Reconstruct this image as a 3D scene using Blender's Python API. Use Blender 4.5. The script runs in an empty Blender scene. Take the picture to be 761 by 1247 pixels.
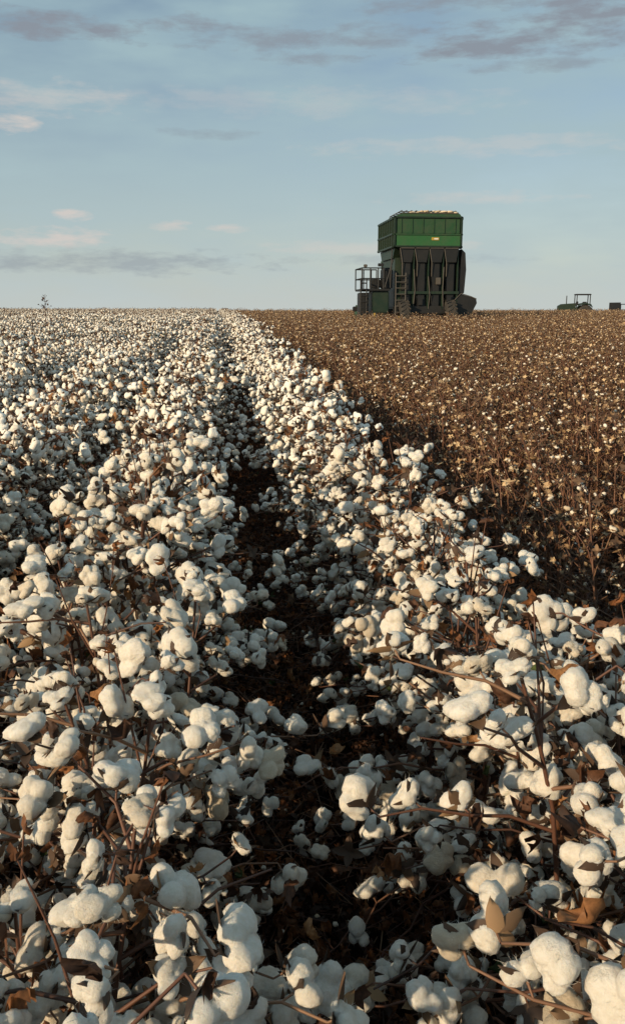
import bpy, math, random
import numpy as np
from mathutils import Vector, Matrix
import bmesh

scene = bpy.context.scene
R = math.radians
rng = np.random.default_rng(11)

# ------------------------------------------------------------------ helpers
def gz(x, y):
    x = np.asarray(x, float); y = np.asarray(y, float)
    z = 0.80*(1-np.exp(-np.maximum(y, 0)/28.0))
    t = np.clip((y-84)/34.0, 0, 1)
    z = z - 0.75*t*t*(3-2*t)
    return z

def link(ob, parent=None):
    scene.collection.objects.link(ob)
    if parent is not None:
        ob.parent = parent
    return ob

class Acc:
    def __init__(s):
        s.v=[]; s.t=[]; s.m=[]; s.c=[]; s.n=0
    def add(s, v, t, mat, tint):
        v=np.asarray(v,float); t=np.asarray(t,int)
        s.v.append(v); s.t.append(t+s.n); s.n+=len(v)
        s.m.append(np.full(len(t),mat,dtype=np.int32) if np.isscalar(mat) else np.asarray(mat,dtype=np.int32))
        s.c.append(np.full(len(v),tint) if np.isscalar(tint) else np.asarray(tint))
    def flat(s):
        return np.concatenate(s.v),np.concatenate(s.t),np.concatenate(s.m),np.concatenate(s.c)
    def mesh(s, name, mats):
        v=np.concatenate(s.v); t=np.concatenate(s.t).astype(np.int32)
        me=bpy.data.meshes.new(name)
        me.vertices.add(len(v)); me.vertices.foreach_set("co", v.astype(np.float32).ravel())
        me.loops.add(len(t)*3); me.loops.foreach_set("vertex_index", t.ravel())
        me.polygons.add(len(t)); me.polygons.foreach_set("loop_start", np.arange(0,len(t)*3,3,dtype=np.int32))
        for m in mats: me.materials.append(m)
        me.polygons.foreach_set("material_index", np.concatenate(s.m))
        me.polygons.foreach_set("use_smooth", np.ones(len(t),dtype=bool))
        me.update(calc_edges=True)
        a=me.attributes.new("tint",'FLOAT','POINT')
        a.data.foreach_set("value", np.concatenate(s.c).astype(np.float32))
        me.validate()
        return me

def ico(sub):
    bm=bmesh.new(); bmesh.ops.create_icosphere(bm, subdivisions=sub, radius=1)
    v=np.array([x.co[:] for x in bm.verts]); f=np.array([[q.index for q in p.verts] for p in bm.faces])
    bm.free(); return v,f
ICO={k:ico(k) for k in (1,2,3,4)}

def snoise(p, r, f, n=7):
    out=np.zeros(len(p))
    for i in range(n):
        d=r.normal(size=3); d/=np.linalg.norm(d)
        ff=f*r.uniform(.6,1.5)
        out+=np.sin(p@d*ff+r.uniform(0,6.28)+1.7*np.sin(p@np.roll(d,1)*ff*.7))
    return out/n**.5

def frame(axis, spin):
    a=np.asarray(axis,float); a=a/np.linalg.norm(a)
    h=np.array([0,0,1.]) if abs(a[2])<.9 else np.array([1.,0,0])
    x=np.cross(h,a); x/=np.linalg.norm(x); y=np.cross(a,x)
    c,s=math.cos(spin),math.sin(spin)
    return np.stack([x*c+y*s, -x*s+y*c, a],1)   # columns

# ------------------------------------------------------------------ materials
def newmat(name):
    m=bpy.data.materials.new(name); m.use_nodes=True
    nt=m.node_tree; b=nt.nodes["Principled BSDF"]
    return m,nt,b
def ramp(nt, stops):
    r=nt.nodes.new("ShaderNodeValToRGB"); e=r.color_ramp.elements
    e[0].position,e[0].color=stops[0][0],(*stops[0][1],1)
    e[1].position,e[1].color=stops[-1][0],(*stops[-1][1],1)
    for p,c in stops[1:-1]:
        k=e.new(p); k.color=(*c,1)
    return r
def noise(nt, scale, detail=4, rough=.6, coord=None):
    n=nt.nodes.new("ShaderNodeTexNoise"); n.inputs["Scale"].default_value=scale
    n.inputs["Detail"].default_value=detail; n.inputs["Roughness"].default_value=rough
    tc=nt.nodes.new("ShaderNodeTexCoord")
    nt.links.new(tc.outputs[coord or "Object"], n.inputs["Vector"])
    return n
def attr(nt,name="tint"):
    a=nt.nodes.new("ShaderNodeAttribute"); a.attribute_name=name; return a
def bump(nt,b,n,strength,dist):
    bp=nt.nodes.new("ShaderNodeBump"); bp.inputs["Strength"].default_value=strength; bp.inputs["Distance"].default_value=dist
    nt.links.new(n.outputs[0],bp.inputs["Height"]); nt.links.new(bp.outputs[0],b.inputs["Normal"]); return bp

def mat_cotton(sss):
    m,nt,b=newmat("cotton_lint" if sss else "cotton_lint_plain")
    a=attr(nt)
    r=ramp(nt,[(0,(.50,.40,.27)),(.15,(.74,.66,.54)),(.6,(.84,.80,.715)),(1,(.89,.86,.79))])
    nt.links.new(a.outputs["Fac"],r.inputs[0])
    b.inputs["Roughness"].default_value=1; b.inputs["Specular IOR Level"].default_value=.0
    if sss:
        n=noise(nt,110,4,.65)
        r2=ramp(nt,[(.3,(.86,.83,.77)),(.65,(1,1,1))])
        nt.links.new(n.outputs[0],r2.inputs[0])
        mx=nt.nodes.new("ShaderNodeMix"); mx.data_type='RGBA'; mx.blend_type='MULTIPLY'; mx.inputs[0].default_value=1
        nt.links.new(r.outputs[0],mx.inputs[6]); nt.links.new(r2.outputs[0],mx.inputs[7])
        nt.links.new(mx.outputs[2],b.inputs["Base Color"])
        b.inputs["Sheen Weight"].default_value=.15; b.inputs["Sheen Roughness"].default_value=.6
        b.inputs["Subsurface Weight"].default_value=.35; b.inputs["Subsurface Scale"].default_value=.009
        b.inputs["Subsurface Radius"].default_value=(1,.8,.6)
        n2=noise(nt,260,5,.8); bump(nt,b,n2,.9,.007)
    else:
        nt.links.new(r.outputs[0],b.inputs["Base Color"])
        n2=noise(nt,150,3,.7); bump(nt,b,n2,.6,.006)
    return m
def mat_burr():
    m,nt,b=newmat("dry_burr")
    a=attr(nt); r=ramp(nt,[(0,(.026,.015,.010)),(.4,(.085,.048,.027)),(.7,(.26,.16,.08)),(1,(.58,.43,.25))])
    nt.links.new(a.outputs["Fac"],r.inputs[0]); nt.links.new(r.outputs[0],b.inputs["Base Color"])
    b.inputs["Roughness"].default_value=.75
    return m
def mat_stem():
    m,nt,b=newmat("cotton_stem")
    a=attr(nt); r=ramp(nt,[(0,(.045,.022,.015)),(.5,(.12,.050,.028)),(1,(.27,.16,.09))])
    nt.links.new(a.outputs["Fac"],r.inputs[0]); nt.links.new(r.outputs[0],b.inputs["Base Color"])
    b.inputs["Roughness"].default_value=.6
    return m
def mat_leaf():
    m,nt,b=newmat("dry_leaf")
    a=attr(nt); r=ramp(nt,[(0,(.035,.018,.012)),(.35,(.11,.048,.024)),(.7,(.28,.115,.042)),(.9,(.40,.22,.10)),(.93,(.07,.10,.025)),(1,(.05,.085,.02))])
    nt.links.new(a.outputs["Fac"],r.inputs[0])
    n=noise(nt,120,3,.6); r2=ramp(nt,[(.3,(.5,.45,.4)),(.7,(1.15,1.1,1.0))]); nt.links.new(n.outputs[0],r2.inputs[0])
    mx=nt.nodes.new("ShaderNodeMix"); mx.data_type='RGBA'; mx.blend_type='MULTIPLY'; mx.inputs[0].default_value=1
    nt.links.new(r.outputs[0],mx.inputs[6]); nt.links.new(r2.outputs[0],mx.inputs[7])
    nt.links.new(mx.outputs[2],b.inputs["Base Color"]); b.inputs["Roughness"].default_value=.7
    out=nt.nodes["Material Output"]; tr=nt.nodes.new("ShaderNodeBsdfTranslucent"); ms=nt.nodes.new("ShaderNodeMixShader"); ms.inputs[0].default_value=.3
    nt.links.new(mx.outputs[2],tr.inputs[0]); nt.links.new(b.outputs[0],ms.inputs[1]); nt.links.new(tr.outputs[0],ms.inputs[2]); nt.links.new(ms.outputs[0],out.inputs[0])
    return m
def mat_ground():
    m,nt,b=newmat("field_soil")
    n=noise(nt,3.5,8,.7); r=ramp(nt,[(.3,(.018,.011,.007)),(.55,(.042,.025,.016)),(.75,(.085,.054,.033))])
    nt.links.new(n.outputs[0],r.inputs[0]); nt.links.new(r.outputs[0],b.inputs["Base Color"])
    b.inputs["Roughness"].default_value=1; b.inputs["Specular IOR Level"].default_value=.1; bump(nt,b,noise(nt,22,10,.75),1,.05); return m
def mat_paint(name,col,rough=.4,metal=0,dirt=.35):
    m,nt,b=newmat(name)
    n=noise(nt,2.2,7,.7); d=tuple(c*(1-dirt)+x*dirt for c,x in zip(col,(.10,.08,.055)))
    r=ramp(nt,[(.35,col),(.7,d)]); nt.links.new(n.outputs[0],r.inputs[0]); nt.links.new(r.outputs[0],b.inputs["Base Color"])
    b.inputs["Roughness"].default_value=rough; b.inputs["Metallic"].default_value=metal
    return m

M_COT,M_COTP,M_BURR,M_STEM,M_LEAF=mat_cotton(True),mat_cotton(False),mat_burr(),mat_stem(),mat_leaf()
PM=[M_COT,M_BURR,M_STEM,M_LEAF]
PMF=[M_COTP,M_BURR,M_STEM,M_LEAF]

# ------------------------------------------------------------------ cotton parts
def boll_tpl(sub, seed):
    r=np.random.default_rng(seed)
    d,f=ICO[sub]
    n=int(r.choice([3,4,5,5]))
    p=20.; acc=np.full(len(d),.50**p)
    for i in range(n):
        a=2*math.pi*(i+r.uniform(-.3,.3))/n
        rad=r.uniform(.40,.62)
        c=np.array([math.cos(a)*rad,math.sin(a)*rad,r.uniform(-.3,.34)])
        ra=.55*r.uniform(.78,1.2)
        dc=d@c; q=dc*dc-c@c+ra*ra
        t=np.where(q>0,dc+np.sqrt(np.maximum(q,1e-6)),np.maximum(dc,.01))
        acc+=np.maximum(t,.01)**p
    rr=acc**(1/p)
    rr=rr*(1+.045*snoise(d,r,4)+.030*snoise(d,r,10)+(.018*snoise(d,r,24) if sub>=3 else 0)+(.013*snoise(d,r,50) if sub>=4 else 0))
    v=d*rr[:,None]
    v[:,2]*=r.uniform(.85,1.15)
    v[:,2]-=v[:,2].min()*0.8
    v[:,:2]*=(.9+.14*np.clip(v[:,2:3],0,1.4))
    return v,f
NT=18
TPL={s:[boll_tpl(s,100+i) for i in range(NT)] for s in (1,2,3,4)}

def bract(az, L, W, lift, curl, seg=4):
    vs=[];
    for i in range(seg+1):
        t=i/seg; w=W*math.sin(math.pi*min(1,.18+.82*t))**.8*(1 if i<seg else .02)
        rad=L*t; z=lift*t+curl*t*t
        for k,s in enumerate((-1,0,1)):
            vs.append((rad-(abs(s)*.06*L), s*w, z+abs(s)*w*.35))
    fs=[]
    for i in range(seg):
        for k in range(2):
            a=i*3+k; fs+= [(a,a+3,a+4),(a,a+4,a+1)]
    v=np.array(vs); c,s=math.cos(az),math.sin(az)
    x=v[:,0]*c-v[:,1]*s; y=v[:,0]*s+v[:,1]*c
    return np.stack([x,y,v[:,2]],1),np.array(fs)

def add_burr(A,pos,M,Rr,r,tint,opened=False,seg=4):
    n=int(r.choice([4,5])); off=r.uniform(0,6)
    for i in range(n):
        L=Rr*r.uniform(.95,1.45); 
        if opened: v,f=bract(off+6.283*i/n,L,Rr*.34,L*r.uniform(.2,.7),-L*r.uniform(-.1,.5),seg)
        else: v,f=bract(off+6.283*i/n,L,Rr*.33,L*r.uniform(-.15,.4),L*r.uniform(0,.6),seg)
        A.add(v@M.T+pos,f,1,float(np.clip(tint+r.normal()*.1,0,1)))

def add_boll(A,pos,axis,size,r,sub,fuzz=0,burr=True):
    M=frame(axis,r.uniform(0,6.28)); ti=int(r.integers(NT)); v,f=TPL[sub][ti]
    sc=np.array([r.uniform(.8,1.15),r.uniform(.8,1.15),r.uniform(.8,1.25)])*size
    vl=v*sc
    w=vl@M.T+pos
    k=(vl[:,2]/size)[:,None]
    w=w+np.array([0,0,-1.])*k*k*size*r.uniform(0,.2)
    tint=float(np.clip(r.beta(3,1.6),0,1)) if r.random()>.05 else r.uniform(.05,.2)
    A.add(w,f,0,tint)
    if burr: add_burr(A,pos,M,size*1.05,r,.2 if r.random()<.65 else .5,seg=4 if sub>=3 else 2)
    if fuzz:
        cen=w.mean(0); ix=r.integers(0,len(w),fuzz); b=w[ix]; nrm=b-cen; nrm/=np.linalg.norm(nrm,axis=1)[:,None]
        tn=r.normal(size=(fuzz,3)); d=nrm*.5+tn*.5; d/=np.linalg.norm(d,axis=1)[:,None]
        L=r.uniform(.003,.010,fuzz)[:,None]; s=np.cross(d,r.normal(size=(fuzz,3))); s/=np.linalg.norm(s,axis=1)[:,None]; s*=.0002
        b=b-nrm*.001; mid=b+d*L*.5; tip=b+d*L+tn*L*.25
        V=np.stack([b-s,b+s,mid-s,mid+s,tip],1).reshape(-1,3); k=np.arange(fuzz)[:,None]*5
        F=np.concatenate([k+[0,1,3],k+[0,3,2],k+[2,3,4]])
        A.add(V,F,0,.9)

def add_tube(A,pts,rad,mat,tint,ns=5):
    pts=np.asarray(pts,float); n=len(pts); rad=np.asarray(rad)
    V=[]
    for i in range(n):
        t=pts[min(i+1,n-1)]-pts[max(i-1,0)]; M=frame(t,0)
        for k in range(ns):
            a=6.283*k/ns; V.append(pts[i]+rad[i]*(M[:,0]*math.cos(a)+M[:,1]*math.sin(a)))
    F=[]
    for i in range(n-1):
        for k in range(ns):
            a=i*ns+k; b=i*ns+(k+1)%ns; F+=[(a,b,b+ns),(a,b+ns,a+ns)]
    A.add(V,F,mat,tint)

def add_leaf(A,pos,size,r,tint,curl=1.):
    K=15; rings=(.35,.7,1.); vs=[(0,0,0)]
    nl=5; jag=r.uniform(.8,1.15,K)
    for q in rings:
        for k in range(K):
            a=6.283*k/K; lob=(.50+.50*abs(math.cos(a*nl/2+.2))**.8)*(jag[k] if q>.9 else 1)
            vs.append((math.cos(a)*q*lob,math.sin(a)*q*lob,0))
    v=np.array(vs); fs=[(0,1+k,1+(k+1)%K) for k in range(K)]
    for j in range(2):
        for k in range(K):
            a=1+j*K+k; b=1+j*K+(k+1)%K; fs+=[(a,a+K,b+K),(a,b+K,b)]
    rad=np.linalg.norm(v[:,:2],axis=1)
    v[:,2]=curl*(.6*v[:,0]**2+.42*snoise(v,r,4)*rad+.22*snoise(v,r,9)*rad)
    ang=v[:,1]*1.9*curl; v[:,1]=np.sin(ang)/(1.9*curl); v[:,2]+= (1-np.cos(ang))/(1.9*curl)
    M=frame(r.normal(size=3)+np.array([0,0,.2]),r.uniform(0,6.28))
    A.add((v*size)@M.T+pos,fs,3,tint)

def make_plant(seed,sub,fuzz=0,nb=58,burr=True):
    r=np.random.default_rng(seed); A=Acc(); H=r.uniform(.86,1.0)
    lean=r.normal(size=2)*.05
    n=9; zs=np.linspace(-.03,H,n); sp=np.stack([lean[0]*zs*zs+.012*np.sin(zs*9+r.uniform(0,6)),lean[1]*zs*zs+.012*np.sin(zs*8+r.uniform(0,6)),zs],1)
    ns=6 if sub>=3 else 4
    add_tube(A,sp,np.linspace(.0075,.0028,n),2,.35,ns)
    def stem(h): return np.array([np.interp(h,zs,sp[:,k]) for k in range(3)])
    cnt=0; az=r.uniform(0,6.28)
    nbr=19
    for bi in range(nbr)[::-1]:
        u=(bi+.5)/nbr; h=.08+.88*H*u**.85
        h=min(h,H*.985); az+=2.4+r.normal()*.35
        L=(.54-.36*u)*r.uniform(.75,1.2); el=R(r.uniform(10,45) if u>.3 else r.uniform(5,28))
        p=stem(h); pts=[p]; nn=max(2,int(round(L/.075))); dirh=np.array([math.cos(az),math.sin(az),0])
        side=np.array([-math.sin(az),math.cos(az),0])
        tint=r.uniform(.05,.8)
        for j in range(nn):
            zig=(1 if j%2 else -1)*.018; el2=el-.10*j
            q=pts[-1]+dirh*math.cos(el2)*L/nn+np.array([0,0,math.sin(el2)*L/nn])+side*zig
            pts.append(q)
        add_tube(A,pts,np.linspace(.0038,.0018,len(pts)),2,tint,ns if ns<6 else 5)
        for j in range(1,len(pts)):
            pr=.87 if u>.25 else .75
            lp=pts[j]
            for _ in range(2):
                if r.random()<.30:
                    add_leaf(A,lp+r.normal(size=3)*.026,r.uniform(.013,.030),r,r.uniform(0,.89) if r.random()<.955 else .97,r.uniform(.9,1.8))
            if r.random()>pr or cnt>=nb: continue
            cnt+=1
            ax=dirh*r.uniform(-.1,.9)+side*r.normal()*.6+np.array([0,0,r.uniform(-.35,1.0)])
            ax/=np.linalg.norm(ax)
            base=pts[j]+ax*.018
            add_tube(A,[pts[j],pts[j]+ax*.010,base],[.0016,.0016,.002],2,tint,4 if sub<3 else 5)
            size=r.uniform(.025,.0375)*(1 if u>.25 else .9)
            if r.random()<.08: add_burr(A,base,frame(ax,0),.03,r,.3,True,4 if sub>=3 else 2)
            else: add_boll(A,base,ax,size,r,sub,fuzz,burr)
    for k in range(2):
        ax=np.array([r.normal()*.5,r.normal()*.5,1.]); add_boll(A,sp[-1]+r.normal(size=3)*.012,ax,r.uniform(.023,.033),r,sub,fuzz,burr)
    # bare upright twigs poking out of the crown
    for k in range(2):
        a=r.uniform(0,6.28); b0=stem(H*.85); tp=b0+np.array([math.cos(a)*.07,math.sin(a)*.07,r.uniform(.16,.24)])
        add_tube(A,[b0,(b0+tp)/2+r.normal(size=3)*.008,tp],[.0028,.0022,.0013],2,.4,4)
        add_leaf(A,tp,r.uniform(.012,.024),r,r.uniform(0,.8),1.6)
    return A

def make_stalk(seed,lod):
    r=np.random.default_rng(seed); A=Acc(); H=r.uniform(.72,1.0)
    n=6; zs=np.linspace(-.03,H,n); l=r.normal(size=2)*.1
    sp=np.stack([l[0]*zs*zs,l[1]*zs*zs,zs],1); ns=4 if lod else 5
    add_tube(A,sp,np.linspace(.007,.0025,n),2,.6,ns)
    az=r.uniform(0,6)
    for bi in range(15):
        u=(bi+.5)/15; h=.12+.84*H*u; az+=2.4+r.normal()*.4
        L=(.30-.17*u)*r.uniform(.7,1.3); el=R(r.uniform(30,72)); p=np.array([np.interp(h,zs,sp[:,k]) for k in range(3)])
        dirh=np.array([math.cos(az),math.sin(az),0]); side=np.array([-dirh[1],dirh[0],0]); pts=[p]; nn=3; tint=r.uniform(.1,.9)
        for j in range(nn):
            pts.append(pts[-1]+dirh*math.cos(el)*L/nn+np.array([0,0,math.sin(el)*L/nn])+side*(.02 if j%2 else -.02))
        add_tube(A,pts,np.linspace(.0038,.0018,4),2,tint,ns-1)
        for j in range(1,4):
            if r.random()<.25: continue
            ax=dirh*r.uniform(-.1,.8)+side*r.normal()*.5+np.array([0,0,r.uniform(0,1.1)])
            M=frame(ax,r.uniform(0,6)); base=pts[j]+M[:,2]*.012
            add_burr(A,base,M,r.uniform(.016,.026),r,r.uniform(.1,1.05),True,2 if lod else 4)
            q=r.random()
            if q<.32:
                v,f=TPL[1 if lod else 2][int(r.integers(NT))]; s=r.uniform(.005,.014)
                A.add((v*s*np.array([r.uniform(.6,1.3),r.uniform(.6,1.3),r.uniform(.8,1.8)]))@M.T+base,f,0,r.uniform(0,.5))
            if r.random()<.14: add_leaf(A,pts[j],r.uniform(.013,.03),r,r.uniform(.0,.85),1.5)
    return A

SEG=.98
def make_segment(seed, plants, m, jx, wide=1.0):
    """about one metre of crop row as a single mesh"""
    r=np.random.default_rng(seed); A=Acc()
    for k in range(m):
        v,t,mm,c=plants[int(r.integers(len(plants)))]
        a=r.uniform(0,6.283); ca,sa=math.cos(a),math.sin(a); s=r.uniform(.86,1.07); tl=r.normal(size=2)*.07
        x=(v[:,0]*ca-v[:,1]*sa)*s*wide+v[:,2]*tl[0]+r.normal()*jx; y=(v[:,0]*sa+v[:,1]*ca)*s*wide+v[:,2]*tl[1]+((k+.5+r.uniform(-.3,.3))/m-.5)*SEG
        A.add(np.stack([x,y,v[:,2]*s],1),t,mm,c)
    return A

def build_collection(name, accs, base, plain_from=99):
    c=bpy.data.collections.new(name)
    for i,A in enumerate(accs):
        nm="%s.%03d"%(base,i)
        o=bpy.data.objects.new(nm,A.mesh(nm,PM if i<plain_from else PMF)); c.objects.link(o)
    return c

NV=8; NS=5
near=[make_plant(10+i,4,130) for i in range(NV)]
segs=[]
for sub,sd0 in ((3,30),(2,50),(1,70)):
    pl=[make_plant(sd0+i,sub).flat() for i in range(7)]
    segs+=[make_segment(500+sd0*10+i,pl,7,.055) for i in range(NS)]
C_COT=build_collection("cotton_plant_variants",near+segs,"cotton_plant",NV)
stk=[]
for lod,sd0 in ((0,200),(1,220)):
    pl=[make_stalk(sd0+i,lod).flat() for i in range(7)]
    stk+=[make_segment(900+sd0+i,pl,8,.055,1.1) for i in range(6)]
C_STK=build_collection("harvested_stalk_variants",stk,"harvested_cotton_stalk",0)

def scatter(name, pos, rot, scl, idx, coll):
    me=bpy.data.meshes.new(name); me.vertices.add(len(pos)); me.vertices.foreach_set("co",pos.astype(np.float32).ravel())
    a=me.attributes.new("rot",'FLOAT_VECTOR','POINT'); a.data.foreach_set("vector",rot.astype(np.float32).ravel())
    a=me.attributes.new("scl",'FLOAT_VECTOR','POINT'); a.data.foreach_set("vector",scl.astype(np.float32).ravel())
    a=me.attributes.new("idx",'INT','POINT'); a.data.foreach_set("value",idx.astype(np.int32))
    me.update()
    ob=link(bpy.data.objects.new(name,me))
    ng=bpy.data.node_groups.new(name+"_nodes",'GeometryNodeTree')
    ng.interface.new_socket("Geometry",in_out='INPUT',socket_type='NodeSocketGeometry')
    ng.interface.new_socket("Geometry",in_out='OUTPUT',socket_type='NodeSocketGeometry')
    N=ng.nodes; L=ng.links
    gi=N.new("NodeGroupInput"); go=N.new("NodeGroupOutput"); ip=N.new("GeometryNodeInstanceOnPoints")
    ci=N.new("GeometryNodeCollectionInfo"); ci.inputs["Collection"].default_value=coll
    ci.inputs["Separate Children"].default_value=True; ci.inputs["Reset Children"].default_value=True
    def na(t,n):
        q=N.new("GeometryNodeInputNamedAttribute"); q.data_type=t; q.inputs["Name"].default_value=n; return q
    L.new(gi.outputs[0],ip.inputs["Points"]); L.new(ci.outputs[0],ip.inputs["Instance"]); ip.inputs["Pick Instance"].default_value=True
    L.new(na('INT',"idx").outputs["Attribute"],ip.inputs["Instance Index"])
    L.new(na('FLOAT_VECTOR',"rot").outputs["Attribute"],ip.inputs["Rotation"])
    L.new(na('FLOAT_VECTOR',"scl").outputs["Attribute"],ip.inputs["Scale"])
    L.new(ip.outputs[0],go.inputs[0])
    md=ob.modifiers.new("instances",'NODES'); md.node_group=ng
    return ob

def hvar(x,y): return 1+.05*np.sin(x*1.3+y*.9)+.04*np.sin(y*2.3-x*.7)+.03*np.sin(y*.31+x*.5)
LEFT=[.715]+[-.275-.97*k for k in range(58)]
RIGHT=[1.80+.97*k for k in range(80)]

# standing cotton : single plants close by, one-metre row pieces beyond
pos=[];rot=[];scl=[];idx=[]
YN=5.0
for k,x in enumerate(LEFT[:9]):
    ys=np.arange(-3,YN,.132); ys=ys+rng.uniform(-.05,.05,len(ys))
    for y in ys:
        xx=x+rng.normal()*.06+.03*math.sin(y*.7+k)
        if math.hypot(xx,y)<.42: continue
        s=rng.uniform(.86,1.05)*hvar(xx,y)
        pos.append((xx,y,gz(xx,y))); rot.append((rng.normal()*.06,rng.normal()*.06,rng.uniform(0,6.283))); scl.append((s,s,s)); idx.append(rng.integers(NV))
for k,x in enumerate(LEFT):
    y0=YN+SEG/2
    if abs(x)>6: y0=max(y0,(abs(x)-4)/.5)
    for y in np.arange(y0,104,SEG):
        xx=x+rng.normal()*.02+.03*math.sin(y*.7+k); s=rng.uniform(.97,1.03)*hvar(xx,y)
        lod=0 if y<13 else (1 if y<34 else 2)
        pos.append((xx,y,gz(xx,y))); rot.append((0,0,(math.pi if rng.random()<.5 else 0)+rng.normal()*.03))
        scl.append((s*(1 if rng.random()<.5 else -1),1,s)); idx.append(NV+lod*NS+rng.integers(NS))
scatter("cotton_plants",np.array(pos,float),np.array(rot,float),np.array(scl,float),np.array(idx),C_COT)

# harvested stalks
HX,HY=9.37,40.0
pos=[];rot=[];scl=[];idx=[]
for k,x in enumerate(RIGHT):
    y0=-3 if abs(x)<8 else max(-3,(abs(x)-5)/.72)
    for y in np.arange(y0+rng.uniform(0,.9),104,SEG):
        if abs(x-HX)<1.5 and HY-.7<y<HY+6: continue
        xx=x+rng.normal()*.025+.03*math.sin(y*.7+k); s=rng.uniform(.93,1.06)*hvar(xx,y)
        pos.append((xx,y,gz(xx,y))); rot.append((0,0,(math.pi if rng.random()<.5 else 0)+rng.normal()*.03))
        scl.append((s*(1 if rng.random()<.5 else -1),1,s)); idx.append((0 if y<12 else 6)+rng.integers(6))
scatter("harvested_cotton_stalks",np.array(pos,float),np.array(rot,float),np.array(scl,float),np.array(idx),C_STK)

# leaf litter on the soil
litter=[]
for i in range(5):
    r=np.random.default_rng(400+i); A=Acc()
    for k in range(80):
        p=np.array([r.uniform(-.25,.25),r.uniform(-.25,.25),r.uniform(.0,.03)])
        q=r.random()
        if q<.72: add_leaf(A,p,r.uniform(.010,.030),r,r.uniform(0,.75),1.3)
        elif q<.745:
            v,f=TPL[2][int(r.integers(NT))]; A.add(v*r.uniform(.004,.010)+p,f,0,r.uniform(0,.3))
        else:
            d=np.array([r.normal(),r.normal(),.15*r.normal()]); d/=np.linalg.norm(d)
            add_tube(A,[p,p+d*.05,p+d*r.uniform(.07,.14)],[.002,.002,.0012],2,r.uniform(0,1),4)
    litter.append(A)
C_LIT=build_collection("leaf_litter_variants",litter,"leaf_litter_patch",0)
gx,gy=np.meshgrid(np.arange(-3,5,.2),np.arange(-1,15,.2)); lx=gx.ravel()+rng.uniform(-.08,.08,gx.size); ly=gy.ravel()+rng.uniform(-.08,.08,gx.size); n=len(lx)
pos=np.stack([lx,ly,gz(lx,ly)+.004],1)
scatter("leaf_litter",pos,np.stack([np.zeros(n),np.zeros(n),rng.uniform(0,6.28,n)],1),np.ones((n,3)),rng.integers(0,5,n),C_LIT)

# ------------------------------------------------------------------ ground
ys=np.concatenate([[-900,-300,-80,-20],np.arange(-5,20,.06),np.arange(20,125,1.),[140,180,260,400,700,1200,2500,4500]])
xs=np.concatenate([[-4500,-1500,-500,-150,-60,-30,-15],np.arange(-8,9,.06),[12,16,22,30,45,70,110,180,400,1200,4500]])
X,Y=np.meshgrid(xs,ys); Z=gz(X,Y)
nearm=np.exp(-np.clip((np.abs(X)-7)/2,0,50))*np.exp(-np.clip((Y-18)/3,0,50))*(Y>-5.1)
Z=Z+nearm*(.012*np.sin(X*21+Y*9)*np.sin(Y*17-X*5)+.012*np.sin(X*43)*np.sin(Y*37+X*3)+rng.normal(size=X.shape)*.006+.024*np.cos((X-.735)*2*math.pi/.97))
Z=Z-0.035*nearm
V=np.stack([X,Y,Z],-1).reshape(-1,3); nx,ny=len(xs),len(ys)
I=np.arange(nx*ny).reshape(ny,nx); a=I[:-1,:-1].ravel();b=I[:-1,1:].ravel();c=I[1:,1:].ravel();d=I[1:,:-1].ravel()
A=Acc(); A.add(V,np.concatenate([np.stack([a,b,c],1),np.stack([a,c,d],1)]),0,0.)
link(bpy.data.objects.new("ground",A.mesh("ground",[mat_ground()])))

# ------------------------------------------------------------------ machinery helpers
def box(name,parent,c,s,mat,bev=.02,rot=(0,0,0)):
    bm=bmesh.new(); bmesh.ops.create_cube(bm,size=1); bmesh.ops.scale(bm,vec=s,verts=bm.verts)
    if bev: bmesh.ops.bevel(bm,geom=bm.edges[:],offset=min(bev,min(s)*.3),segments=2,affect='EDGES')
    me=bpy.data.meshes.new(name); bm.to_mesh(me); bm.free(); me.materials.append(mat)
    o=bpy.data.objects.new(name,me); o.location=c; o.rotation_euler=rot; return link(o,parent)
def prism(name,parent,pts,y0,y1,mat):
    n=len(pts); v=[(x,y0,z) for x,z in pts]+[(x,y1,z) for x,z in pts]
    f=[list(range(n)),list(range(2*n-1,n-1,-1))]+[[i,i+n,(i+1)%n+n,(i+1)%n] for i in range(n)]
    me=bpy.data.meshes.new(name); me.from_pydata(v,[],f); 
    bm=bmesh.new(); bm.from_mesh(me); bmesh.ops.recalc_face_normals(bm,faces=bm.faces); bm.to_mesh(me); bm.free()
    me.materials.append(mat); o=bpy.data.objects.new(name,me); return link(o,parent)
def prism_x(name,parent,pts,x0,x1,mat):
    o=prism(name,parent,pts,0,1,mat)
    me=o.data
    for v in me.vertices:
        a,t,z=v.co; v.co=(x0+(x1-x0)*t,a,z)
    bm=bmesh.new(); bm.from_mesh(me); bmesh.ops.recalc_face_normals(bm,faces=bm.faces); bm.to_mesh(me); bm.free()
    return o
def pipes(name,parent,lines,rad,mat,ns=8):
    A=Acc()
    for l in lines: add_tube(A,l,[rad]*len(l),0,0.,ns)
    return link(bpy.data.objects.new(name,A.mesh(name,[mat])),parent)
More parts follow.
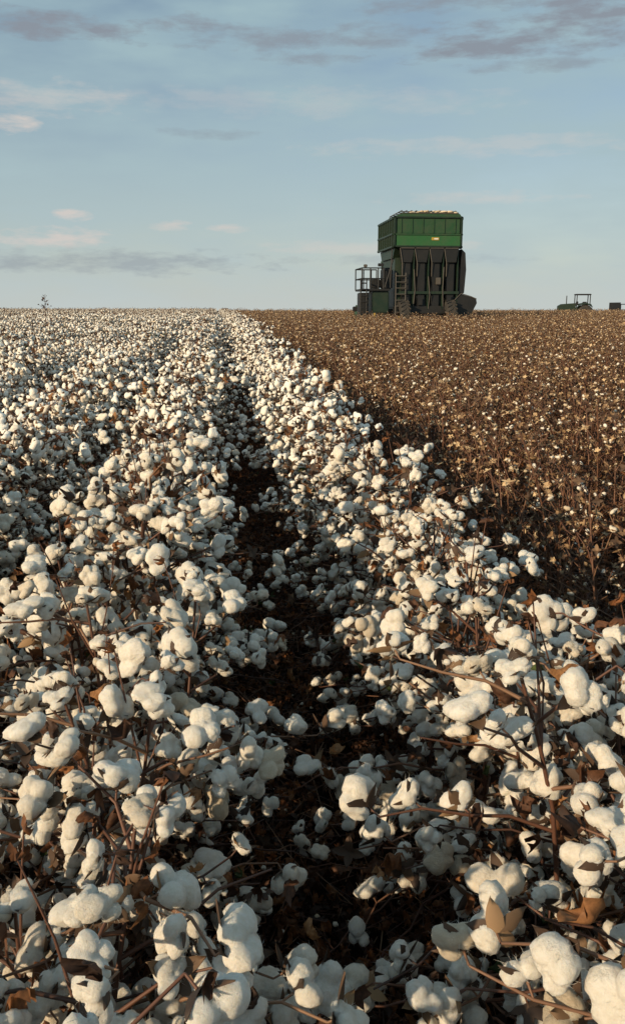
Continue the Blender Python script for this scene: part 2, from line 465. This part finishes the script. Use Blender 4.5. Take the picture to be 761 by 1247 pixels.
def wheel(name,parent,c,rad,w,tyre,rim):
    prof=[(.45,-.35),(.52,-.48),(.8,-.5),(.95,-.42),(1,-.25),(1,.25),(.95,.42),(.8,.5),(.52,.48),(.45,.35)]
    n=36; A=Acc(); V=[];F=[]
    for i in range(n):
        a=6.283*i/n
        for r_,x_ in prof: V.append((x_*w,math.cos(a)*r_*rad,math.sin(a)*r_*rad))
    m=len(prof)
    for i in range(n):
        for k in range(m-1):
            p=i*m+k;q=((i+1)%n)*m+k; F+=[(p,q,q+1),(p,q+1,p+1)]
    A.add(V,F,0,0.)
    for i in range(22):
        for sgn in (-1,1):
            a=6.283*(i+(.5 if sgn>0 else 0))/22
            pts=[(sgn*.02*w,a),(sgn*.46*w,a+.16)]
            L=[];
            for rr in (.97,1.045):
                for (xx,aa) in pts:
                    for da in (-.035,.035): L.append((xx,math.cos(aa+da)*rad*rr,math.sin(aa+da)*rad*rr))
            A.add(L,[(0,1,3),(0,3,2),(4,6,7),(4,7,5),(0,2,6),(0,6,4),(1,5,7),(1,7,3),(0,4,5),(0,5,1),(2,3,7),(2,7,6)],0,0.)
    V=[];F=[]
    rp=[(0,.05),(.18,.08),(.2,.12),(.3,.12),(.42,.28),(.47,.3)]
    for sgn in (-1,1):
        base=len(V)
        for i in range(n):
            a=6.283*i/n
            for r_,x_ in rp: V.append((sgn*x_*w,math.cos(a)*r_*rad,math.sin(a)*r_*rad))
        m=len(rp)
        for i in range(n):
            for k in range(m-1):
                p=base+i*m+k;q=base+((i+1)%n)*m+k; F+=[(p,q,q+1),(p,q+1,p+1)]
    A.add(V,F,1,0.)
    o=bpy.data.objects.new(name,A.mesh(name,[tyre,rim])); o.location=c
    for p in o.data.polygons: p.use_smooth=False
    return link(o,parent)

GREEN=mat_paint("green_machine_paint",(.010,.062,.020),.5)
GREEN_L=mat_paint("green_panel_paint",(.017,.108,.029),.45,dirt=.28)
GREEN_D=mat_paint("dark_green_paint_and_shade",(.005,.022,.011),.5,dirt=.18)  # dark green parts; on the basket sides it also carries painted shade
DARK=mat_paint("dark_steel",(.007,.008,.009),.55,dirt=.10)
GREY=mat_paint("dusty_grey_steel",(.07,.066,.06),.6,dirt=.5)
YEL=mat_paint("yellow_paint",(.45,.31,.04),.45,dirt=.3)
WHT=mat_paint("white_paint",(.7,.68,.6),.5,dirt=.1)
TYRE=mat_paint("tyre_rubber",(.02,.02,.02),.85,dirt=.5)
gm,gnt,gb=newmat("cab_glass"); gb.inputs["Base Color"].default_value=(.02,.025,.03,1); gb.inputs["Roughness"].default_value=.08; GLASS=gm

# ------------------------------------------------------------------ cotton harvester (rear toward viewer, driving along the rows)
hv=link(bpy.data.objects.new("cotton_harvester",None)); hv.location=(HX,HY,float(gz(HX,HY)))
W=1.52
prism("basket_rear_panel",hv,[(-W,3.86),(W,3.86),(W,5.12),(-W,5.12)],0,.06,GREEN)
box("basket_lower_rear_band",hv,(0.02,-.045,4.12),(2.86,.06,.46),GREEN_L,.015)
box("basket_upper_rear_band",hv,(0.02,-.03,4.73),(2.8,.05,.62),GREEN,.015)
for i in range(6): box("rear_panel_rib_%d"%i,hv,(-1.2+i*.48,-.07,4.74),(.04,.04,.6),GREEN,.008)
for i,zz in enumerate((3.88,4.38,5.10)): box("basket_beam_%d"%i,hv,(0,-.05,zz),(3.1,.12,.07),GREEN_D if i!=1 else GREEN,.015)
for i,xx in enumerate((-1.49,1.49)): box("basket_corner_post_%d"%i,hv,(xx,-.05,4.5),(.09,.12,1.3),GREEN_D,.015)
for sx,nm in ((-1,"left"),(1,"right")):
    box("basket_%s_side"%nm,hv,(sx*(W-.03),1.85,4.45),(.05,3.55,1.15),GREEN_D,.01)  # side kept darker than the rear by its colour, shade painted in
    for i in range(7): box("basket_%s_rib_%d"%(nm,i),hv,(sx*(W+.03),.2+i*.55,4.42),(.08,.07,1.25),GREEN_D,.01)
    for i,zz in enumerate((3.86,4.4,5.06)): box("basket_%s_rail_%d"%(nm,i),hv,(sx*(W+.03),1.85,zz),(.09,3.6,.08),GREEN_D,.01)
box("basket_front",hv,(0,3.62,4.45),(3.0,.06,1.2),GREEN_D,.01)
prism_x("basket_floor",hv,[(0.07,3.82),(3.6,3.82),(3.2,3.4),(.5,3.4)],-1.45,1.45,GREEN_D)
prism("basket_top_slope",hv,[(-W,5.14),(W-.02,5.14),(W-.12,5.27),(-W+.42,5.27)],.0,3.5,GREEN)
A=Acc(); r=np.random.default_rng(5)
for k in range(190):
    x_=r.uniform(-.75,1.25); y_=r.uniform(.1,3.3); v,f=TPL[2][int(r.integers(NT))]
    A.add(v*r.uniform(.07,.15)*np.array([1.2,1.2,.6])+np.array([x_,y_,5.22+.12*math.cos((x_-.25)*1.3)]),f,0,r.uniform(0,.1))
link(bpy.data.objects.new("cotton_load",A.mesh("cotton_load",[M_COTP])),hv)
lid=[]
for i in range(12): lid.append([(-1.1+i*.22,.0,5.27),(-1.1+i*.22,.4,5.42),(-1.1+i*.22,3.1,5.42),(-1.1+i*.22,3.5,5.27)])
for i in range(6): lid.append([(-1.1,.0+i*.6,5.28+.12*min(1,i)),(1.3,.0+i*.6,5.28+.12*min(1,i))])
pipes("basket_lid_frame",hv,lid,.022,GREY,6)
box("maker_plate",hv,(.32,-.085,4.20),(.34,.012,.12),YEL,.004)
box("maker_mark",hv,(.36,-.095,4.20),(.18,.008,.06),WHT,.003)
for i in range(4):
    cx=-.92+i*.66
    prism("duct_hood_%d"%i,hv,[(cx-.31,3.82),(cx+.31,3.82),(cx+.20,3.2),(cx-.20,3.2)],-.12-.02*i,.35,DARK)
    box("duct_trunk_%d"%i,hv,(cx,.14,2.2),(.38,.36,1.98),DARK,.04)
    box("duct_rib_%d"%i,hv,(cx+.31,-.04,2.45),(.055,.14,2.55),GREEN_D,.01)
    box("duct_lip_%d"%i,hv,(cx,-.20,3.80),(.60,.03,.04),GREY,.005)
    pipes("duct_edge_%d"%i,hv,[[(cx-.33,-.16,3.8),(cx-.22,-.15,3.2),(cx-.2,-.08,2.6)]],.022,GREY,6)
box("engine_body",hv,(0,2.0,2.35),(2.7,3.2,2.3),GREEN_D,.08)
box("chassis_rear_beam",hv,(0,.1,1.15),(2.9,.4,.35),DARK,.03)
box("chassis_frame",hv,(0,2.6,1.0),(1.5,5.2,.3),DARK,.03)
box("cross_belt",hv,(.1,-.1,1.9),(2.7,.08,.12),GREEN_D,.01)
for i,(xx,zz) in enumerate(((-.3,1.5),(.5,2.4),(1.0,1.6))): box("valve_block_%d"%i,hv,(xx,-.12,zz),(.22,.12,.3),GREY if i==1 else DARK,.02)
pipes("hydraulic_hoses",hv,[[(-.6,-.1,1.3),(-.55,-.16,2.0),(-.6,-.1,2.9)],[(.08,-.1,1.2),(.12,-.18,1.8),(.05,-.1,2.6)],[(.75,-.1,1.3),(.7,-.17,2.1),(.74,-.1,3.0)]],.02,GREY,6)
prism("side_shroud",hv,[(1.45,1.7),(1.55,3.78),(1.72,3.62),(1.78,2.9),(1.72,1.9)],.0,2.2,DARK)
prism("side_scoop",hv,[(1.2,.75),(1.25,1.55),(1.55,1.85),(2.0,1.72),(2.26,1.62),(2.30,1.45),(2.1,1.05),(1.95,.8),(1.7,.6)],-.1,1.1,DARK)
pipes("scoop_rim",hv,[[(1.25,-.12,1.56),(1.55,-.12,1.87),(2.0,-.12,1.74),(2.27,-.12,1.63)]],.02,GREY)
lx0,lx1=-1.42,-.98
L=[[(lx0,-.22,.9),(lx0,-.18,2.75)],[(lx1,-.22,.9),(lx1,-.18,2.75)]]
for i in range(7): L.append([(lx0,-.21,1.05+i*.26),(lx1,-.21,1.05+i*.26)])
pipes("ladder",hv,L,.025,GREY,6)
box("platform_deck",hv,(-2.3,.8,2.02),(1.25,1.9,.09),DARK,.01)
box("platform_box",hv,(-2.05,.6,1.5),(.75,1.2,.95),GREEN_D,.04)
box("platform_tank",hv,(-1.72,.5,2.5),(.42,.9,.95),DARK,.08)
box("hydraulic_unit",hv,(-2.15,.9,2.3),(.45,.7,.5),DARK,.08)
box("tool_cabinet",hv,(-2.78,.4,1.35),(.42,.7,1.1),DARK,.03)
L=[]
for xx in (-2.92,-2.55,-2.2,-1.95):
    for yy in (-.12,1.72): L.append([(xx,yy,2.02),(xx,yy,2.95)])
for zz in (2.5,2.95):
    L+= [[(-2.92,-.12,zz),(-1.95,-.12,zz)],[(-2.92,1.72,zz),(-1.95,1.72,zz)],[(-2.92,-.12,zz),(-2.92,1.72,zz)]]
L+= [[(-2.98,-.2,.8),(-2.98,-.16,2.5)],[(-2.72,-.2,.8),(-2.72,-.16,2.5)]]+[[(-2.98,-.19,.95+i*.27),(-2.72,-.19,.95+i*.27)] for i in range(6)]
L+= [[(-1.9,-.1,2.1),(-1.55,-.1,3.3)],[(-1.65,-.1,2.1),(-1.6,-.1,3.75)]]
pipes("platform_handrails",hv,L,.030,DARK,6)
box("rail_lamp",hv,(-2.78,-.15,3.04),(.16,.1,.12),GREY,.02)
box("mirror_plate",hv,(-2.1,-.15,3.08),(.26,.06,.14),DARK,.02)
box("cab_body",hv,(-.1,5.0,2.6),(1.7,1.5,1.7),GLASS,.06)
box("cab_roof",hv,(-.1,5.0,3.5),(1.85,1.7,.16),GREEN,.05)
for i,(xx,yy) in enumerate(((-.95,4.25),(.75,4.25),(-.95,5.75),(.75,5.75))): box("cab_post_%d"%i,hv,(xx,yy,2.6),(.1,.1,1.75),GREEN_D,.01)
for i in range(6):
    cx=-1.9+i*.76
    prism_x("picking_head_%d"%i,hv,[(5.6,.15),(5.6,1.35),(6.5,1.4),(7.2,.7),(7.9,.12)],cx-.27,cx+.27,GREEN)
box("head_beam",hv,(0,5.6,1.2),(4.9,.25,.25),DARK,.03)
for sx in (-1,1):
    wheel("rear_wheel_%s"%("l" if sx<0 else "r"),hv,(sx*1.05,-.05,.78),.78,.45,TYRE,YEL)
    wheel("front_wheel_%s"%("l" if sx<0 else "r"),hv,(sx*1.35,4.3,.9),.9,.55,TYRE,YEL)
box("rear_axle",hv,(0,-.05,.78),(2.0,.2,.2),DARK,.03)
box("front_axle",hv,(0,4.3,.9),(2.6,.3,.3),DARK,.03)

# ------------------------------------------------------------------ distant tractor
tx,ty=39.5,96.0
tr=link(bpy.data.objects.new("tractor",None)); tr.location=(tx,ty,float(gz(tx,ty))); tr.rotation_euler=(0,0,R(78)); 
prism_x("hood",tr,[(.4,1.1),(.4,1.95),(1.9,1.85),(2.25,1.65),(2.3,1.0)],-.4,.4,GREEN_D)
box("rear_body",tr,(0,-.3,1.15),(.8,1.5,.7),GREEN_D,.05)
box("cab_roof",tr,(0,-.35,2.86),(1.5,1.6,.14),DARK,.05)
for i,(xx,yy) in enumerate(((-.65,.35),(.65,.35),(-.65,-1.05),(.65,-1.05))): box("cab_post_%d"%i,tr,(xx,yy,2.15),(.09,.09,1.35),DARK,.01)
box("seat",tr,(0,-.6,1.85),(.5,.5,.5),DARK,.08)
box("dashboard",tr,(0,.2,1.95),(.5,.2,.4),DARK,.05)
pipes("exhaust_pipe",tr,[[(.2,1.3,1.8),(.2,1.3,2.75)]],.05,DARK)
for sx in (-1,1):
    wheel("rear_wheel_%d"%sx,tr,(sx*.85,-.55,.85),.85,.5,TYRE,YEL)
    wheel("front_wheel_%d"%sx,tr,(sx*.8,1.7,.6),.6,.35,TYRE,YEL)
    prism_x("fender_%d"%sx,tr,[(-1.3,1.5),(-1.1,1.85),(-.5,1.98),(.1,1.85),(.3,1.5),(.1,1.7),(-.5,1.86),(-1.05,1.72)],sx*.6,sx*1.1,GREEN_D)
# farm trailer, mostly hidden below the crest
qx,qy=46.6,98.0
tl=link(bpy.data.objects.new("farm_trailer",None)); tl.location=(qx,qy,float(gz(qx,qy))); tl.rotation_euler=(0,0,R(8))
box("trailer_bed",tl,(0,0,.8),(4.5,2.2,.2),DARK,.02)
for i in range(6): box("stake_%d"%i,tl,(-2.2+i*.88,-1.1,1.35),(.07,.07,1.1),DARK,.01)
for i,zz in enumerate((1.3,1.9)): box("side_rail_%d"%i,tl,(0,-1.1,zz),(4.5,.05,.09),DARK,.01)
box("headboard",tl,(-2.25,0,1.5),(.06,2.2,1.2),DARK,.01)
for sx in (-1.3,1.3):
    for sy in (-1,1):
        w=wheel("wheel_%d_%d"%(int(sx*10),sy),tl,(sx,sy*.9,.45),.45,.25,TYRE,GREY); w.rotation_euler=(0,0,R(90))

# ------------------------------------------------------------------ a tall weed breaking the skyline
A=Acc(); r=np.random.default_rng(77)
add_tube(A,[(0,0,0),(.02,0,.8),(.0,.02,1.3),(.02,0,1.66)],[.012,.009,.006,.003],2,.2,6)
for k in range(34):
    h=r.uniform(1.2,1.66); a=r.uniform(0,6.28); L_=r.uniform(.06,.14)*(1.8-h)/.4
    p=np.array([.01,0,h]); q=p+np.array([math.cos(a)*L_,math.sin(a)*L_,L_*.5]); add_tube(A,[p,(p+q)/2+[0,0,-.01],q],[.003,.002,.0015],2,.2,4)
    if k%2: add_leaf(A,q,r.uniform(.015,.035),r,.2,.7)
wd=link(bpy.data.objects.new("weed_plant",A.mesh("weed_plant",PMF))); wd.location=(-3.62,20,float(gz(0,20)))

# ------------------------------------------------------------------ light
SUN_AZ,SUN_EL=R(231),R(18)
sd=Vector((math.sin(SUN_AZ)*math.cos(SUN_EL),math.cos(SUN_AZ)*math.cos(SUN_EL),math.sin(SUN_EL)))
sl=bpy.data.lights.new("sun",'SUN'); sl.energy=5.0; sl.angle=R(.6); sl.color=(1,.775,.51)
so=link(bpy.data.objects.new("sun",sl)); so.rotation_euler=sd.to_track_quat('Z','Y').to_euler()

w=bpy.data.worlds.new("World"); scene.world=w; w.use_nodes=True
nt=w.node_tree; N=nt.nodes; L=nt.links; bg=N["Background"]
sky=N.new("ShaderNodeTexSky"); sky.sky_type='NISHITA'; sky.sun_disc=False; sky.sun_elevation=SUN_EL; sky.sun_rotation=SUN_AZ
sky.air_density=1.0; sky.dust_density=1.0; sky.ozone_density=1.3; sky.altitude=200
tc=N.new("ShaderNodeTexCoord"); sx=N.new("ShaderNodeSeparateXYZ"); L.new(tc.outputs["Generated"],sx.inputs[0])
def math_(op,a,b=None,c=None,clamp=False):
    m=N.new("ShaderNodeMath"); m.operation=op; m.use_clamp=clamp
    for i,q in enumerate((a,b,c)):
        if q is None: continue
        if isinstance(q,(int,float)): m.inputs[i].default_value=q
        else: L.new(q,m.inputs[i])
    return m.outputs[0]
az=math_('MULTIPLY',math_('ARCTAN2',sx.outputs[0],sx.outputs[1]),57.2958)
el=math_('MULTIPLY',math_('ARCSINE',sx.outputs[2]),57.2958)
cv=N.new("ShaderNodeCombineXYZ"); L.new(math_('MULTIPLY',az,.24),cv.inputs[0]); L.new(math_('MULTIPLY',el,.85),cv.inputs[1])
n1=N.new("ShaderNodeTexNoise"); n1.inputs["Scale"].default_value=1.5; n1.inputs["Detail"].default_value=8; n1.inputs["Roughness"].default_value=.62; L.new(cv.outputs[0],n1.inputs["Vector"])
nf=n1.outputs[0]
def cloud(a,e,ha,he,k=3.2,soft=1.5):
    da=math_('DIVIDE',math_('SUBTRACT',az,a),ha); de=math_('DIVIDE',math_('SUBTRACT',el,e),he)
    d=math_('ADD',math_('MULTIPLY',da,da),math_('MULTIPLY',de,de))
    q=math_('SUBTRACT',math_('MULTIPLY_ADD',math_('SUBTRACT',nf,.5),k*2,1.15),d)
    return math_('DIVIDE',q,soft,clamp=True)
def cloudset(lst):
    out=None
    for c in lst:
        m=math_('MULTIPLY',cloud(*c[:4]),c[4]); out=m if out is None else math_('MAXIMUM',out,m)
    return out
dark=cloudset([(18,14.9,8,1.0,.95),(23,16.0,6,1.4,.95),(13,16.9,5,.5,.75),(10,15.3,3,.7,.7),(-8.5,15.4,4.5,.8,.95),(-1,15.5,2.4,.75,.9),(4,15.2,3.0,.8,.75),(19,13.6,5,.4,.6),(0,10.2,3,.3,.4),(-6,2.9,9,.8,.5),(6,14.2,3,.35,.6),(12,3.0,8,.35,.3)])
light=cloudset([(-11.8,10.4,1.6,.5,.8),(-9.5,4.2,3.6,.6,.85),(-8.4,5.5,1.1,.35,.85),(-2.8,5.0,1.3,.3,.7),(1.0,4.9,1.2,.25,.6),(-10,11.8,6,.9,.4),(16,9.4,10,.6,.3),(9,3.8,7,.4,.4),(6,12,12,.8,.2),(16,6.6,6,.4,.35)])
n2=N.new("ShaderNodeTexNoise"); n2.inputs["Scale"].default_value=.55; n2.inputs["Detail"].default_value=5; L.new(cv.outputs[0],n2.inputs["Vector"])
veil=math_('MULTIPLY_ADD',math_('SUBTRACT',n2.outputs[0],.42),1.6,.5,clamp=True)
haze=math_('MULTIPLY',math_('EXPONENT',math_('DIVIDE',math_('MAXIMUM',el,0),-6)),.85)
def mix(f,a,col):
    m=N.new("ShaderNodeMix"); m.data_type='RGBA'; L.new(f,m.inputs[0]); L.new(a,m.inputs[6]); m.inputs[7].default_value=(*col,1); return m.outputs[2]
SK=.10
def C(r,g,b): return (r/SK,g/SK,b/SK)
c=mix(veil,sky.outputs[0],C(.345,.49,.54))
c=mix(haze,c,C(.57,.61,.59))
c=mix(light,c,C(.66,.60,.56))
c=mix(dark,c,C(.26,.295,.345))
L.new(c,bg.inputs["Color"]); bg.inputs["Strength"].default_value=SK

# ------------------------------------------------------------------ camera
cam=bpy.data.cameras.new("camera"); cam.sensor_fit='VERTICAL'; cam.sensor_height=24; cam.lens=20.8
cam.clip_start=.02; cam.clip_end=10000
co=link(bpy.data.objects.new("camera",cam)); co.location=(0,0,1.74); co.rotation_euler=(R(90-12.8),0,R(-6.1))
scene.camera=co
scene.view_settings.view_transform='Standard'; scene.view_settings.look='None'; scene.view_settings.exposure=0
